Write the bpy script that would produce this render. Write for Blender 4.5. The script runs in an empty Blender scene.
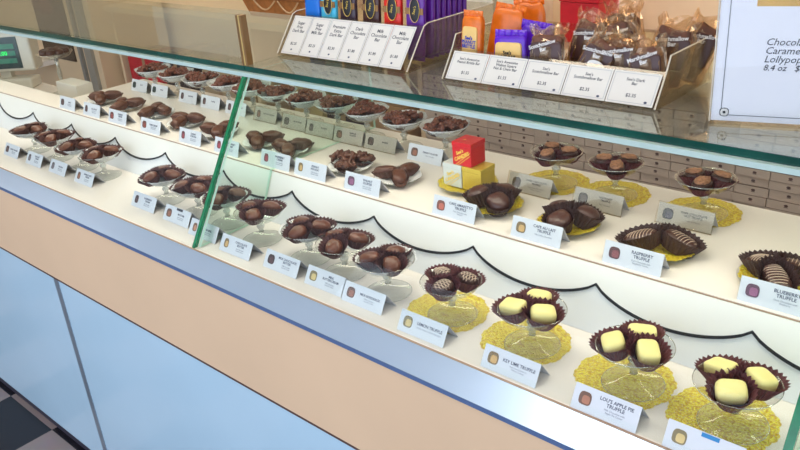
import bpy, bmesh, math, random
from math import sin, cos, pi, radians, sqrt, floor
from mathutils import Matrix, Vector, Euler, noise
random.seed(7)
S = bpy.context.scene
COL = S.collection

# ------------------------------------------------------------------ colour / materials
def lin(c):
    out = []
    for v in c[:3]:
        v = v / 255.0
        out.append(v / 12.92 if v <= 0.04045 else ((v + 0.055) / 1.055) ** 2.4)
    return (*out, 1.0)

MATS = {}
def mat(name, rgb, rough=0.5, metal=0.0, spec=0.5, var=0.06, vscale=30.0, bump=0.0, bscale=200.0, emit=None, estr=0.0, coat=0.0):
    if name in MATS: return MATS[name]
    m = bpy.data.materials.new(name); m.use_nodes = True
    nt = m.node_tree; b = nt.nodes['Principled BSDF']
    c = lin(rgb)
    tc = nt.nodes.new('ShaderNodeTexCoord')
    nz = nt.nodes.new('ShaderNodeTexNoise'); nz.inputs['Scale'].default_value = vscale; nz.inputs['Detail'].default_value = 3
    nt.links.new(tc.outputs['Object'], nz.inputs['Vector'])
    rp = nt.nodes.new('ShaderNodeValToRGB')
    rp.color_ramp.elements[0].position = 0.3; rp.color_ramp.elements[1].position = 0.7
    rp.color_ramp.elements[0].color = tuple(max(0, v * (1 - var)) for v in c[:3]) + (1,)
    rp.color_ramp.elements[1].color = tuple(min(1, v * (1 + var)) for v in c[:3]) + (1,)
    nt.links.new(nz.outputs['Fac'], rp.inputs['Fac']); nt.links.new(rp.outputs['Color'], b.inputs['Base Color'])
    b.inputs['Roughness'].default_value = rough; b.inputs['Metallic'].default_value = metal
    b.inputs['Specular IOR Level'].default_value = spec
    b.inputs['Coat Weight'].default_value = coat
    if bump > 0:
        n2 = nt.nodes.new('ShaderNodeTexNoise'); n2.inputs['Scale'].default_value = bscale
        nt.links.new(tc.outputs['Object'], n2.inputs['Vector'])
        bp = nt.nodes.new('ShaderNodeBump'); bp.inputs['Strength'].default_value = bump; bp.inputs['Distance'].default_value = 0.002
        nt.links.new(n2.outputs['Fac'], bp.inputs['Height']); nt.links.new(bp.outputs['Normal'], b.inputs['Normal'])
    if emit:
        b.inputs['Emission Color'].default_value = lin(emit); b.inputs['Emission Strength'].default_value = estr
    MATS[name] = m
    return m

def glassmat(name, tint, base=0.04, edge=0.6, rough=0.03, milky=0.0, blend=0.35, gcol=(255, 255, 255)):
    """thin clear sheet: transparent with facing-dependent reflection"""
    if name in MATS: return MATS[name]
    m = bpy.data.materials.new(name); m.use_nodes = True
    nt = m.node_tree; nt.nodes.clear()
    out = nt.nodes.new('ShaderNodeOutputMaterial')
    tr = nt.nodes.new('ShaderNodeBsdfTransparent'); tr.inputs['Color'].default_value = lin(tint)
    gl = nt.nodes.new('ShaderNodeBsdfGlossy'); gl.inputs['Roughness'].default_value = rough; gl.inputs['Color'].default_value = lin(gcol)
    lw = nt.nodes.new('ShaderNodeLayerWeight'); lw.inputs['Blend'].default_value = blend
    mr = nt.nodes.new('ShaderNodeMapRange'); mr.inputs['To Min'].default_value = base; mr.inputs['To Max'].default_value = edge
    nt.links.new(lw.outputs['Facing'], mr.inputs['Value'])
    mx = nt.nodes.new('ShaderNodeMixShader')
    nt.links.new(mr.outputs['Result'], mx.inputs['Fac']); nt.links.new(tr.outputs[0], mx.inputs[1]); nt.links.new(gl.outputs[0], mx.inputs[2])
    last = mx
    if milky > 0:
        df = nt.nodes.new('ShaderNodeBsdfDiffuse'); df.inputs['Color'].default_value = lin(gcol)
        m2 = nt.nodes.new('ShaderNodeMixShader'); m2.inputs['Fac'].default_value = milky
        nt.links.new(mx.outputs[0], m2.inputs[1]); nt.links.new(df.outputs[0], m2.inputs[2]); last = m2
    nt.links.new(last.outputs[0], out.inputs['Surface'])
    MATS[name] = m
    return m

def lacemat(name, rgb, hi, rough, metal, scale, hole):
    """embossed pierced paper: cells of small holes and a raised pattern"""
    m = bpy.data.materials.new(name); m.use_nodes = True
    nt = m.node_tree; b = nt.nodes['Principled BSDF']; out = nt.nodes['Material Output']
    tc = nt.nodes.new('ShaderNodeTexCoord')
    vo = nt.nodes.new('ShaderNodeTexVoronoi'); vo.inputs['Scale'].default_value = scale
    nt.links.new(tc.outputs['Object'], vo.inputs['Vector'])
    rp = nt.nodes.new('ShaderNodeValToRGB')
    rp.color_ramp.elements[0].color = lin(hi); rp.color_ramp.elements[1].color = lin(rgb)
    rp.color_ramp.elements[0].position = 0.25; rp.color_ramp.elements[1].position = 0.75
    nt.links.new(vo.outputs['Distance'], rp.inputs['Fac']); nt.links.new(rp.outputs['Color'], b.inputs['Base Color'])
    b.inputs['Roughness'].default_value = rough; b.inputs['Metallic'].default_value = metal
    bp = nt.nodes.new('ShaderNodeBump'); bp.inputs['Strength'].default_value = 0.9; bp.inputs['Distance'].default_value = 0.0025
    nt.links.new(vo.outputs['Distance'], bp.inputs['Height']); nt.links.new(bp.outputs['Normal'], b.inputs['Normal'])
    # holes only in the outer ring
    ln = nt.nodes.new('ShaderNodeVectorMath'); ln.operation = 'LENGTH'
    nt.links.new(tc.outputs['Object'], ln.inputs[0])
    gt = nt.nodes.new('ShaderNodeMath'); gt.operation = 'GREATER_THAN'; gt.inputs[1].default_value = 0.043
    nt.links.new(ln.outputs['Value'], gt.inputs[0])
    v2 = nt.nodes.new('ShaderNodeTexVoronoi'); v2.inputs['Scale'].default_value = scale * 0.8
    nt.links.new(tc.outputs['Object'], v2.inputs['Vector'])
    lt = nt.nodes.new('ShaderNodeMath'); lt.operation = 'LESS_THAN'; lt.inputs[1].default_value = hole
    nt.links.new(v2.outputs['Distance'], lt.inputs[0])
    mu = nt.nodes.new('ShaderNodeMath'); mu.operation = 'MULTIPLY'
    nt.links.new(gt.outputs[0], mu.inputs[0]); nt.links.new(lt.outputs[0], mu.inputs[1])
    tr = nt.nodes.new('ShaderNodeBsdfTransparent'); mx = nt.nodes.new('ShaderNodeMixShader')
    nt.links.new(mu.outputs[0], mx.inputs['Fac']); nt.links.new(b.outputs[0], mx.inputs[1]); nt.links.new(tr.outputs[0], mx.inputs[2])
    nt.links.new(mx.outputs[0], out.inputs['Surface'])
    MATS[name] = m
    return m

M_white = mat('warm_white_laminate', (240, 232, 223), 0.28, spec=0.45, var=0.015, vscale=6)
M_riser = mat('white_panel', (238, 238, 236), 0.4, var=0.01, vscale=5)
M_val = mat('ivory_valance', (243, 240, 232), 0.5, var=0.015, vscale=8)
M_ribbon = mat('black_ribbon', (14, 16, 22), 0.7)
M_beige = mat('beige_laminate', (234, 200, 164), 0.42, var=0.035, vscale=3)
M_sill = mat('satin_metal_sill', (178, 200, 228), 0.3, metal=0.55, var=0.03, vscale=4)
M_dark = mat('dark_seam', (52, 48, 62), 0.6)
M_brownline = mat('brown_edge_trim', (168, 140, 116), 0.5)
M_panel = mat('pale_blue_panel', (188, 218, 236), 0.15, spec=0.35, var=0.02, vscale=3)
M_metalstrip = mat('brushed_strip', (150, 165, 180), 0.35, metal=0.6)
M_green = mat('green_glass_edge', (14, 118, 76), 0.15, spec=0.6, var=0.3, vscale=40)
M_darkgreen = mat('dark_green_glass_edge', (8, 72, 62), 0.1, spec=0.6, var=0.35, vscale=8)
M_band = mat('pale_top_channel', (188, 210, 204), 0.3, var=0.03)
G_front = glassmat('front_glass', (250, 252, 251), 0.004, 0.06, 0.0)
G_div = glassmat('divider_glass', (243, 251, 246), 0.01, 0.05, 0.0)
G_top = glassmat('top_glass', (240, 244, 240), 0.045, 0.5, 0.05, milky=0.03, blend=0.42, gcol=(235, 240, 232))
G_pane = glassmat('upright_glass', (245, 243, 234), 0.05, 0.3, 0.0, milky=0.05, gcol=(235, 232, 215))
G_dish = glassmat('dish_glass', (250, 251, 250), 0.03, 0.42, 0.05, milky=0.006, blend=0.2)
G_foot = glassmat('foot_glass', (251, 252, 251), 0.01, 0.25, 0.03, milky=0.0, blend=0.2)
G_cut = glassmat('cut_glass', (236, 240, 238), 0.22, 0.85, 0.12, milky=0.16, blend=0.4, gcol=(250, 248, 240))
G_acr = glassmat('clear_acrylic', (244, 240, 233), 0.03, 0.12, 0.03, milky=0.008, gcol=(245, 240, 228))
G_sign = glassmat('sign_acrylic', (252, 252, 252), 0.01, 0.08, 0.0)
G_film = glassmat('clear_film', (244, 228, 208), 0.10, 0.6, 0.12, milky=0.05, gcol=(248, 224, 192))
M_card = mat('card_stock', (215, 219, 225), 0.55, var=0.01)
M_cardback = mat('card_back', (190, 190, 192), 0.7, var=0.01)  # same card, greyed so the rear leaf's shade sits in its colour
M_ink = mat('grey_ink', (70, 76, 98), 0.7)
M_inkdark = mat('dark_ink', (60, 62, 72), 0.7)
M_inkfine = mat('fine_grey_ink', (140, 146, 160), 0.7)
M_gold = lacemat('gold_foil_lace', (212, 170, 6), (255, 244, 84), 0.34, 0.2, 320, 0.18)  # bright and dark cells put the foil's sparkle into the base colour
M_goldplain = mat('gold_foil', (222, 196, 60), 0.25, metal=0.55, var=0.1, vscale=60)
M_lace = lacemat('white_paper_lace', (246, 247, 249), (255, 255, 255), 0.7, 0.0, 420, 0.25)
M_cup = mat('maroon_paper_cup', (98, 45, 50), 0.62, var=0.12, vscale=80)
M_cupml = mat('plum_brown_paper_cup', (82, 42, 42), 0.6, var=0.12, vscale=80)
M_cupdk = mat('dark_brown_paper_cup', (64, 38, 34), 0.6, var=0.12, vscale=80)
M_cupbr = mat('brown_paper_cup', (88, 56, 46), 0.6, var=0.12, vscale=80)
M_yel = mat('pale_yellow_chocolate', (247, 232, 152), 0.38, var=0.03, bump=0.15, bscale=90)
M_milk = mat('milk_chocolate', (104, 54, 34), 0.32, var=0.12, vscale=60, bump=0.2, bscale=120)
M_darkch = mat('dark_chocolate', (72, 40, 32), 0.35, var=0.12, vscale=60, bump=0.2, bscale=120)
M_rowch = mat('brown_chocolate', (92, 52, 36), 0.38, var=0.15, vscale=60, bump=0.25, bscale=120)
M_nut = mat('nut_cluster_chocolate', (124, 70, 52), 0.35, var=0.45, vscale=110, bump=0.6, bscale=160)
M_tan = mat('toasted_topping', (176, 122, 88), 0.6, var=0.4, vscale=200, bump=0.8, bscale=400)
M_driz = mat('white_icing', (214, 190, 168), 0.5)
M_drizdk = mat('tan_icing', (150, 120, 100), 0.5)

# ------------------------------------------------------------------ geometry
class Geo:
    def __init__(s): s.v = []; s.f = []; s.m = []
    def add(s, verts, faces, mi=0, M=None):
        o = len(s.v)
        s.v += [(M @ Vector(v))[:] if M is not None else tuple(v) for v in verts]
        s.f += [tuple(i + o for i in f) for f in faces]; s.m += [mi] * len(faces)
        return s
    def box(s, x0, x1, y0, y1, z0, z1, mi=0, M=None):
        v = [(x, y, z) for x in (x0, x1) for y in (y0, y1) for z in (z0, z1)]
        f = [(0, 1, 3, 2), (4, 6, 7, 5), (0, 4, 5, 1), (2, 3, 7, 6), (0, 2, 6, 4), (1, 5, 7, 3)]
        return s.add(v, f, mi, M)
    def prism(s, prof, x0, x1, mi=0, mside=None, M=None):
        """profile list of (y,z) counter-clockwise, extruded along x"""
        n = len(prof)
        v = [(x0, y, z) for y, z in prof] + [(x1, y, z) for y, z in prof]
        f = [tuple(range(n))[::-1], tuple(range(n, 2 * n))]
        s.add(v, f, mi, M); o = len(s.v) - 2 * n
        for i in range(n):
            j = (i + 1) % n
            s.f.append((o + i, o + j, o + n + j, o + n + i)); s.m.append(mi if mside is None else mside)
        return s
    def lathe(s, prof, n=32, mi=0, M=None, mod=None, cap=True):
        v = []; f = []
        for k, (r, z) in enumerate(prof):
            for i in range(n):
                a = 2 * pi * i / n
                dr, dz = mod(k, i, a) if mod else (0, 0)
                v.append(((r + dr) * cos(a), (r + dr) * sin(a), z + dz))
        for k in range(len(prof) - 1):
            for i in range(n):
                j = (i + 1) % n
                f.append((k * n + i, k * n + j, (k + 1) * n + j, (k + 1) * n + i))
        if cap:
            if prof[0][0] > 1e-6: f.append(tuple(range(n))[::-1])
            if prof[-1][0] > 1e-6: f.append(tuple((len(prof) - 1) * n + i for i in range(n)))
        return s.add(v, f, mi, M)
    def tube(s, pts, r, n=6, mi=0, M=None):
        v = []; f = []
        P = [Vector(p) for p in pts]
        for k, p in enumerate(P):
            t = (P[min(k + 1, len(P) - 1)] - P[max(k - 1, 0)]).normalized()
            u = t.orthogonal().normalized(); w = t.cross(u)
            if k: # keep frames aligned
                u = (pu - t * pu.dot(t)).normalized(); w = t.cross(u)
            pu = u
            for i in range(n):
                a = 2 * pi * i / n
                v.append((p + u * cos(a) * r + w * sin(a) * r)[:])
        for k in range(len(P) - 1):
            for i in range(n):
                j = (i + 1) % n
                f.append((k * n + i, k * n + j, (k + 1) * n + j, (k + 1) * n + i))
        f.append(tuple(range(n))[::-1]); f.append(tuple((len(P) - 1) * n + i for i in range(n)))
        return s.add(v, f, mi, M)
    def ell(s, a, b, c, e1=0.5, e2=0.5, nu=20, nv=10, mi=0, M=None, ns=0.0, nf=60.0, seed=0, bottom=None):
        """super-ellipsoid, optional noise"""
        def p(w, e): return math.copysign(abs(w) ** e, w)
        v = []; f = []
        for j in range(nv + 1):
            ph = -pi / 2 + pi * j / nv
            for i in range(nu):
                th = 2 * pi * i / nu
                x = a * p(cos(ph), e1) * p(cos(th), e2); y = b * p(cos(ph), e1) * p(sin(th), e2); z = c * p(sin(ph), e1)
                if ns:
                    q = noise.noise(Vector((x * nf + seed * 7.3, y * nf, z * nf)))
                    k = 1 + ns * q; x *= k; y *= k; z *= k
                if bottom is not None: z = max(z, bottom)
                v.append((x, y, z))
        for j in range(nv):
            for i in range(nu):
                i2 = (i + 1) % nu
                f.append((j * nu + i, j * nu + i2, (j + 1) * nu + i2, (j + 1) * nu + i))
        return s.add(v, f, mi, M)
    def mesh(s, name, mats, smooth=False):
        me = bpy.data.meshes.new(name); me.from_pydata(s.v, [], s.f); 
        for m in (mats if isinstance(mats, (list, tuple)) else [mats]): me.materials.append(m)
        for p, mi in zip(me.polygons, s.m): p.material_index = mi; p.use_smooth = smooth
        me.validate(); me.update()
        return me

def put(name, me, parent=None, loc=(0, 0, 0), rot=(0, 0, 0)):
    o = bpy.data.objects.new(name, me); COL.objects.link(o)
    o.location = loc; o.rotation_euler = rot
    if parent is not None: o.parent = parent
    return o
def tag(o, label=None, cat=None, group=None, kind=None):
    if label: o['label'] = label
    if cat: o['category'] = cat
    if group: o['group'] = group
    if kind: o['kind'] = kind
    return o
def empty(name, loc=(0, 0, 0), rot=(0, 0, 0)):
    o = bpy.data.objects.new(name, None); COL.objects.link(o); o.location = loc; o.rotation_euler = rot
    o.empty_display_size = 0.02
    return o
def boxm(name, x0, x1, y0, y1, z0, z1, m): return Geo().box(x0, x1, y0, y1, z0, z1).mesh(name, m)
def struct(name, me): return tag(put(name, me), kind='structure')
def bevel(o, w=0.002, seg=2):
    b = o.modifiers.new('bevel', 'BEVEL'); b.width = w; b.segments = seg; b.limit_method = 'ANGLE'; return o

TXT = {}
def textmesh(txt, size, m, align='CENTER', shear=0.0, bold=0.0, space=1.0):
    key = (txt, size, m.name, align, shear, bold, space)
    if key in TXT: return TXT[key]
    cu = bpy.data.curves.new('lettering', 'FONT'); cu.body = txt; cu.size = size; cu.align_x = align; cu.align_y = 'CENTER'
    cu.resolution_u = 2; cu.shear = shear; cu.offset = bold; cu.space_line = space; cu.extrude = 0.00012
    ob = bpy.data.objects.new('tmp', cu); COL.objects.link(ob)
    bpy.context.view_layer.update()
    dg = bpy.context.evaluated_depsgraph_get()
    me = bpy.data.meshes.new_from_object(ob.evaluated_get(dg))
    bpy.data.objects.remove(ob); bpy.data.curves.remove(cu)
    me.materials.clear(); me.materials.append(m); me.name = 'lettering'
    TXT[key] = me
    return me
def put_text(name, txt, size, m, parent, loc, rot, **k): return put(name, textmesh(txt, size, m, **k), parent, loc, rot)

ORD = ['', 'first', 'second', 'third', 'fourth', 'fifth', 'sixth', 'seventh', 'eighth', 'ninth', 'tenth', 'eleventh', 'twelfth', 'thirteenth', 'fourteenth', 'fifteenth']
def nth(k, end='right'): return (end + 'most') if k == 1 else ORD[k] + ' from ' + end

# ------------------------------------------------------------------ camera
H = 1.6
ex = Vector((955, 292, -804)).normalized()
up = -Vector((144, 1742, 804)).normalized()
ey = up.cross(ex)
if ey.z < 0: ey = -ey
# world = R @ cam(x right, y down, z forward)
right = Vector((ex.x, ey.x, up.x)); down = Vector((ex.y, ey.y, up.y)); fwd = Vector((ex.z, ey.z, up.z))
Mx = Matrix((( right.x, -down.x, -fwd.x, 0), (right.y, -down.y, -fwd.y, 0), (right.z, -down.z, -fwd.z, H), (0, 0, 0, 1)))
cam = bpy.data.cameras.new('camera'); cam.sensor_width = 36; cam.lens = 804 / 800 * 36; cam.clip_start = 0.02
co = bpy.data.objects.new('camera', cam); COL.objects.link(co); co.matrix_world = Mx; S.camera = co
def proj(p):
    d = Vector(p) - Vector((0, 0, H)); z = d.dot(fwd)
    return 400 + 804 * d.dot(right) / z, 225 + 804 * d.dot(down) / z

# ------------------------------------------------------------------ room
def checker():
    m = bpy.data.materials.new('checker_tile'); m.use_nodes = True; nt = m.node_tree; b = nt.nodes['Principled BSDF']
    tc = nt.nodes.new('ShaderNodeTexCoord'); mp = nt.nodes.new('ShaderNodeMapping')
    t = 0.302
    mp.inputs['Scale'].default_value = (1 / t, 1 / t, 0)
    mp.inputs['Location'].default_value = (2.617 / t + 20, -0.725 / t + 20, 0.5)
    ck = nt.nodes.new('ShaderNodeTexChecker'); ck.inputs['Scale'].default_value = 1
    ck.inputs['Color1'].default_value = lin((22, 20, 30)); ck.inputs['Color2'].default_value = lin((150, 134, 130))
    nz = nt.nodes.new('ShaderNodeTexNoise'); nz.inputs['Scale'].default_value = 14
    mx = nt.nodes.new('ShaderNodeMix'); mx.data_type = 'RGBA'; mx.blend_type = 'MULTIPLY'; mx.inputs[0].default_value = 0.25
    nt.links.new(tc.outputs['Object'], mp.inputs['Vector']); nt.links.new(mp.outputs[0], ck.inputs['Vector'])
    nt.links.new(tc.outputs['Object'], nz.inputs['Vector'])
    nt.links.new(ck.outputs['Color'], mx.inputs[6]); nt.links.new(nz.outputs['Color'], mx.inputs[7])
    nt.links.new(mx.outputs[2], b.inputs['Base Color']); b.inputs['Roughness'].default_value = 0.25
    return m
fl = struct('floor', boxm('floor', -7.5, 3.0, -2.5, 4.6, -0.05, 0, checker()))
M_wall = mat('cream_wall_paint', (242, 214, 182), 0.8, var=0.02, vscale=2)
M_tanwall = mat('tan_cabinet_wall', (236, 208, 170), 0.6, var=0.04, vscale=3)
struct('wall_back', boxm('wall_back', -7.5, 3.0, 2.86, 2.96, 0, 3.0, M_wall))
struct('wall_left', boxm('wall_left', -7.6, -7.5, -2.5, 2.96, 0, 3.0, M_wall))
struct('ceiling', boxm('ceiling', -7.6, 3.0, -2.5, 2.96, 3.0, 3.05, mat('ceiling_white', (235, 232, 225), 0.9)))

# ceiling light fixtures
M_lamp = mat('lit_diffuser', (255, 252, 245), 0.5, emit=(255, 248, 236), estr=11.0)
M_frame = mat('white_metal_frame', (230, 230, 228), 0.4)
k = 0
for (lx, ly, where) in ((-1.05, 0.87, 'above the counter middle'), (-1.55, -0.2, 'in front of the counter'), (1.3, 0.2, 'near the right end'), (-4.9, 0.3, 'toward the left wall'), (-1.3, 2.1, 'over the staff aisle'), (-4.4, 2.1, 'over the tall cabinet'), (1.2, 2.1, 'over the right rear shelves')):
    k += 1
    t = empty('ceiling_light', (lx, ly, 2.93))
    tag(t, f'flat fluorescent ceiling light panel {where}', 'ceiling light', 'ceiling light panels')
    g = Geo(); w, d = 0.42, 0.22
    for s in (-1, 1):
        g.box(-w, w, s * d - 0.015, s * d + 0.015, 0, 0.07); g.box(s * w - 0.015, s * w + 0.015, -d, d, 0, 0.07)
    put('frame', g.mesh('frame', M_frame), t)
    put('diffuser', boxm('diffuser', -w + 0.016, w - 0.016, -d + 0.016, d - 0.016, 0.015, 0.035, M_lamp), t)

# ------------------------------------------------------------------ display case
XL, XR = -3.3, 0.9
YF = 0.739
case = empty('display_case', (XL, YF, 0))
tag(case, 'long glass fronted candy display case with stepped white shelves and beige counter front', 'display case')
CI = Matrix.Translation((-XL, -YF, 0))
def cpart(name, g, mats, smooth=False):
    me = g.mesh(name, mats, smooth); me.transform(CI); return put(name, me, case)
# lower pale-blue panels with a metal joint strip
cpart('base_plinth', Geo().box(XL, XR, YF + 0.004, 1.33, 0, 0.055), M_dark)
joints = [-3.15, -1.967, -0.70]
xs = [XL] + joints + [XR]
for a, b in zip(xs[:-1], xs[1:]):
    cpart('lower_panel', Geo().box(a + 0.012, b - 0.012, YF, YF + 0.02, 0.03, 0.655), M_panel)
for j in joints:
    cpart('joint_strip', Geo().box(j - 0.012, j + 0.012, YF - 0.0015, YF + 0.02, 0.03, 0.655), M_metalstrip)
cpart('case_carcass', Geo().box(XL, XR, YF + 0.021, 1.33, 0.056, 0.874), M_riser)
cpart('dark_reveal', Geo().box(XL, XR, YF - 0.001, YF + 0.02, 0.655, 0.661), mat('brown_reveal', (92, 64, 58), 0.6))
cpart('counter_front', Geo().box(XL, XR, YF - 0.002, YF + 0.02, 0.662, 0.872), M_beige)
cpart('sill_reveal', Geo().box(XL, XR, YF - 0.0045, YF + 0.02, 0.872, 0.880), mat('blue_dark_reveal', (84, 108, 150), 0.4))
cpart('metal_sill', Geo().prism([(0.735, 0.8805), (0.784, 0.8805), (0.784, 0.8995), (0.7815, 0.8995)], XL, XR), M_sill)
cpart('shelf_edge_trim', Geo().prism([(0.7815, 0.8990), (0.7848, 0.8990), (0.7848, 0.9008), (0.7815, 0.9008)], XL, XR), M_brownline)
cpart('lower_shelf', Geo().box(XL, XR, 0.785, 1.33, 0.8805, 0.9), M_white)
# leaning riser, lower edge back at the shelf: y .962 -> 1.006
def ry(z): return 0.962 + (z - 0.9) * 0.46
cpart('riser_panel', Geo().prism([(ry(.9), .9005), (ry(.9) + .012, .9005), (ry(.997) + .012, .997), (ry(.997), .997)], XL, XR), M_riser)
# scalloped valance: ivory sheet with a black ribbon along the scallops
cus = [-0.298 + 0.2387 * (i - 12) for i in range(16)]
def lowz(x):
    L = 0.2387
    t = ((x - cus[0]) % L) / L
    return 0.9705 - 0.0305 * (1 - (2 * t - 1) ** 2) ** 0.8
xsn = [cus[0] + 0.2387 * i / 20 for i in range(0, 20 * 15 + 1)]
xsn = [x for x in xsn if XL < x < XR]
g = Geo(); v = []; f = []
off = 0.0018
for x in xsn:
    z = lowz(x)
    for (zz, o) in ((z, off), (0.9968, off), (z, 0.0003), (0.9968, 0.0003)):
        v.append((x, ry(zz) - o, zz))
for i in range(len(xsn) - 1):
    a = 4 * i; b = 4 * (i + 1)
    f += [(a, b, b + 1, a + 1), (a + 2, a + 3, b + 3, b + 2), (a, a + 2, b + 2, b), (a + 1, b + 1, b + 3, a + 3)]
g.add(v, f); cpart('scalloped_valance', g, M_val)
g = Geo(); v = []; f = []
hw = 0.0020
for i, x in enumerate(xsn):
    z = lowz(x)
    # ribbon hangs a little proud of the riser
    for (dz, o) in ((-hw, off + .0012), (hw, off + .0012), (-hw, 0.0004), (hw, 0.0004)):
        v.append((x, ry(z + dz) - o, z + dz))
for i in range(len(xsn) - 1):
    a = 4 * i; b = 4 * (i + 1)
    f += [(a, b, b + 1, a + 1), (a + 2, a + 3, b + 3, b + 2), (a, a + 2, b + 2, b), (a + 1, b + 1, b + 3, a + 3)]
g.add(v, f); cpart('black_ribbon', g, M_ribbon)
cpart('upper_shelf', Geo().prism([(1.0085, .9972), (1.02, .9972), (1.03, .985), (1.335, .985), (1.335, 1.0), (1.0085, 1.0)], -2.372, XR), M_white)
cpart('upper_shelf', Geo().prism([(1.0085, .9972), (1.02, .9972), (1.03, .985), (1.085, .985), (1.085, 1.0), (1.0085, 1.0)], XL, -2.372), M_white)
cpart('shelf_edge_trim', Geo().box(XL, XR, 1.0066, 1.0083, 0.9972, 0.9988), M_brownline)
cpart('rear_bearer', Geo().box(-2.372, XR, 1.318, 1.333, 0.9005, 0.9845), M_riser)
cpart('board_joint', Geo().prism([(ry(.901) - .0012, .901), (ry(.901), .901), (ry(.996), .996), (ry(.996) - .0012, .996)], -2.370, -2.366), mat('joint_green', (170, 196, 182), .5))
# glass
def gy(z): return 0.7855 + (z - 0.9) * 0.615
divs = [-2.370, -1.338, -0.189]
gx = [XL] + divs + [XR]
for a, b in zip(gx[:-1], gx[1:]):
    g = Geo().prism([(gy(.902), .902), (gy(.902) + .006, .902), (gy(1.220) + .006, 1.220), (gy(1.220), 1.220)], a + 0.005, b - 0.005)
    cpart('front_glass_pane', g, G_front)
for d in divs[1:]:
    off_ = 0.009 if d < -1 else 0.0
    pr = [(gy(.902) + .008, .902), (ry(.902) - .003, .902), (ry(.985) - .005, .985), (1.003, .998), (1.003, 1.0015), (1.333, 1.0015), (1.333, 1.220), (gy(1.220) + .008, 1.220)]
    cpart('glass_divider', Geo().prism(pr, d + off_ - 0.0035, d + off_ + 0.0035, 0, 1), [G_div, mat('pale_green_edge', (196, 224, 204), .3)])
    w = 0.0042 if d < -1 else 0.0052
    cpart('green_joint_edge', Geo().prism([(gy(.901) - .0012, .9012), (gy(.901) + .0075, .9012), (gy(1.220) + .0075, 1.220), (gy(1.220) - .0012, 1.220)], d - w, d + w), M_green)
cpart('top_channel', Geo().box(XL, XR, 0.976, 0.99, 1.2125, 1.2205), M_band)
for a, b in ((XL, -1.341), (-1.339, -0.197), (-0.195, XR)):
    cpart('top_glass', Geo().box(a, b, 0.9865, 1.42, 1.221, 1.232), G_top)
    cpart('green_top_edge', Geo().box(a, b, 0.9845, 0.9862, 1.221, 1.232), M_darkgreen)
cpart('upright_glass', Geo().box(XL, -1.341, 0.992, 0.998, 1.2325, 1.333), G_pane)
g = Geo().box(-1.350, -1.343, 0.988, 1.002, 1.2325, 1.333, 0).box(-1.3425, -1.339, 0.988, 1.002, 1.2325, 1.333, 1).box(-1.3385, -1.332, 0.988, 1.002, 1.2325, 1.333, 2)
cpart('upright_edge', g, [mat('amber_edge', (120, 86, 44), .3), mat('amber_bright', (206, 178, 112), .3), mat('amber_dark', (136, 100, 56), .3)])

# ------------------------------------------------------------------ name cards
def card_parts(theta, w=0.096, s=0.0355):
    key = ('card', theta, w, s)
    if key in TXT: return TXT[key]
    t = radians(theta); U = Vector((0, sin(t), cos(t))); N = Vector((0, -cos(t), sin(t)))
    th = 0.0006
    M = Matrix(((1, U.x, N.x, 0), (0, U.y, N.y, 0), (0, U.z, N.z, 0), (0, 0, 0, 1)))
    face = Geo().box(-w / 2, w / 2, 0, s, -th, 0, 0, M).mesh('card_face', M_card)
    top = U * s
    g = Geo(); L = sqrt((top.z) ** 2 + 0.022 ** 2); t2 = math.atan2(0.022, top.z)
    U2 = Vector((0, -sin(t2), cos(t2))); N2 = Vector((0, cos(t2), sin(t2)))
    M2 = Matrix(((1, U2.x, N2.x, 0), (0, U2.y, N2.y, top.y + 0.022 + 0.0003), (0, U2.z, N2.z, 0), (0, 0, 0, 1)))
    back = g.box(-w / 2 + .0004, w / 2 - .0004, 0, L - .0008, -th, 0, 0, M2).mesh('card_back', M_cardback)
    TXT[key] = (face, back, M, t); return TXT[key]
PICS = {}
def picture(kind, rgb):
    key = (kind, rgb)
    if key in PICS: return PICS[key]
    g = Geo()
    n = 18
    out = []
    for i in range(n):
        a = 2 * pi * i / n
        e = 0.55
        x = 0.0092 * math.copysign(abs(cos(a)) ** e, cos(a)); y = 0.0092 * math.copysign(abs(sin(a)) ** (e if sin(a) < 0 else 0.9), sin(a))
        if kind == 'oval': x *= .75
        out.append((x, y))
    def slab(pts, z0, z1, mi):
        v = [(x, y, z0) for x, y in pts] + [(x, y, z1) for x, y in pts]; m = len(pts)
        g.add(v, [tuple(range(m))[::-1], tuple(range(m, 2 * m))] + [(i, (i + 1) % m, m + (i + 1) % m, m + i) for i in range(m)], mi)
    slab(out, 0.0001, 0.0004, 0)
    slab([(x * .62 + .0016, y * .62 - .0014) for x, y in out], 0.0004, 0.0006, 1)
    dark = (82, 62, 76)
    PICS[key] = g.mesh('candy_picture', [mat('pic_dark%d%d%d' % rgb, tuple(int(c * .55 + 20) for c in rgb), .6), mat('pic_%d_%d_%d' % rgb, rgb, .6)])
    return PICS[key]
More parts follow.
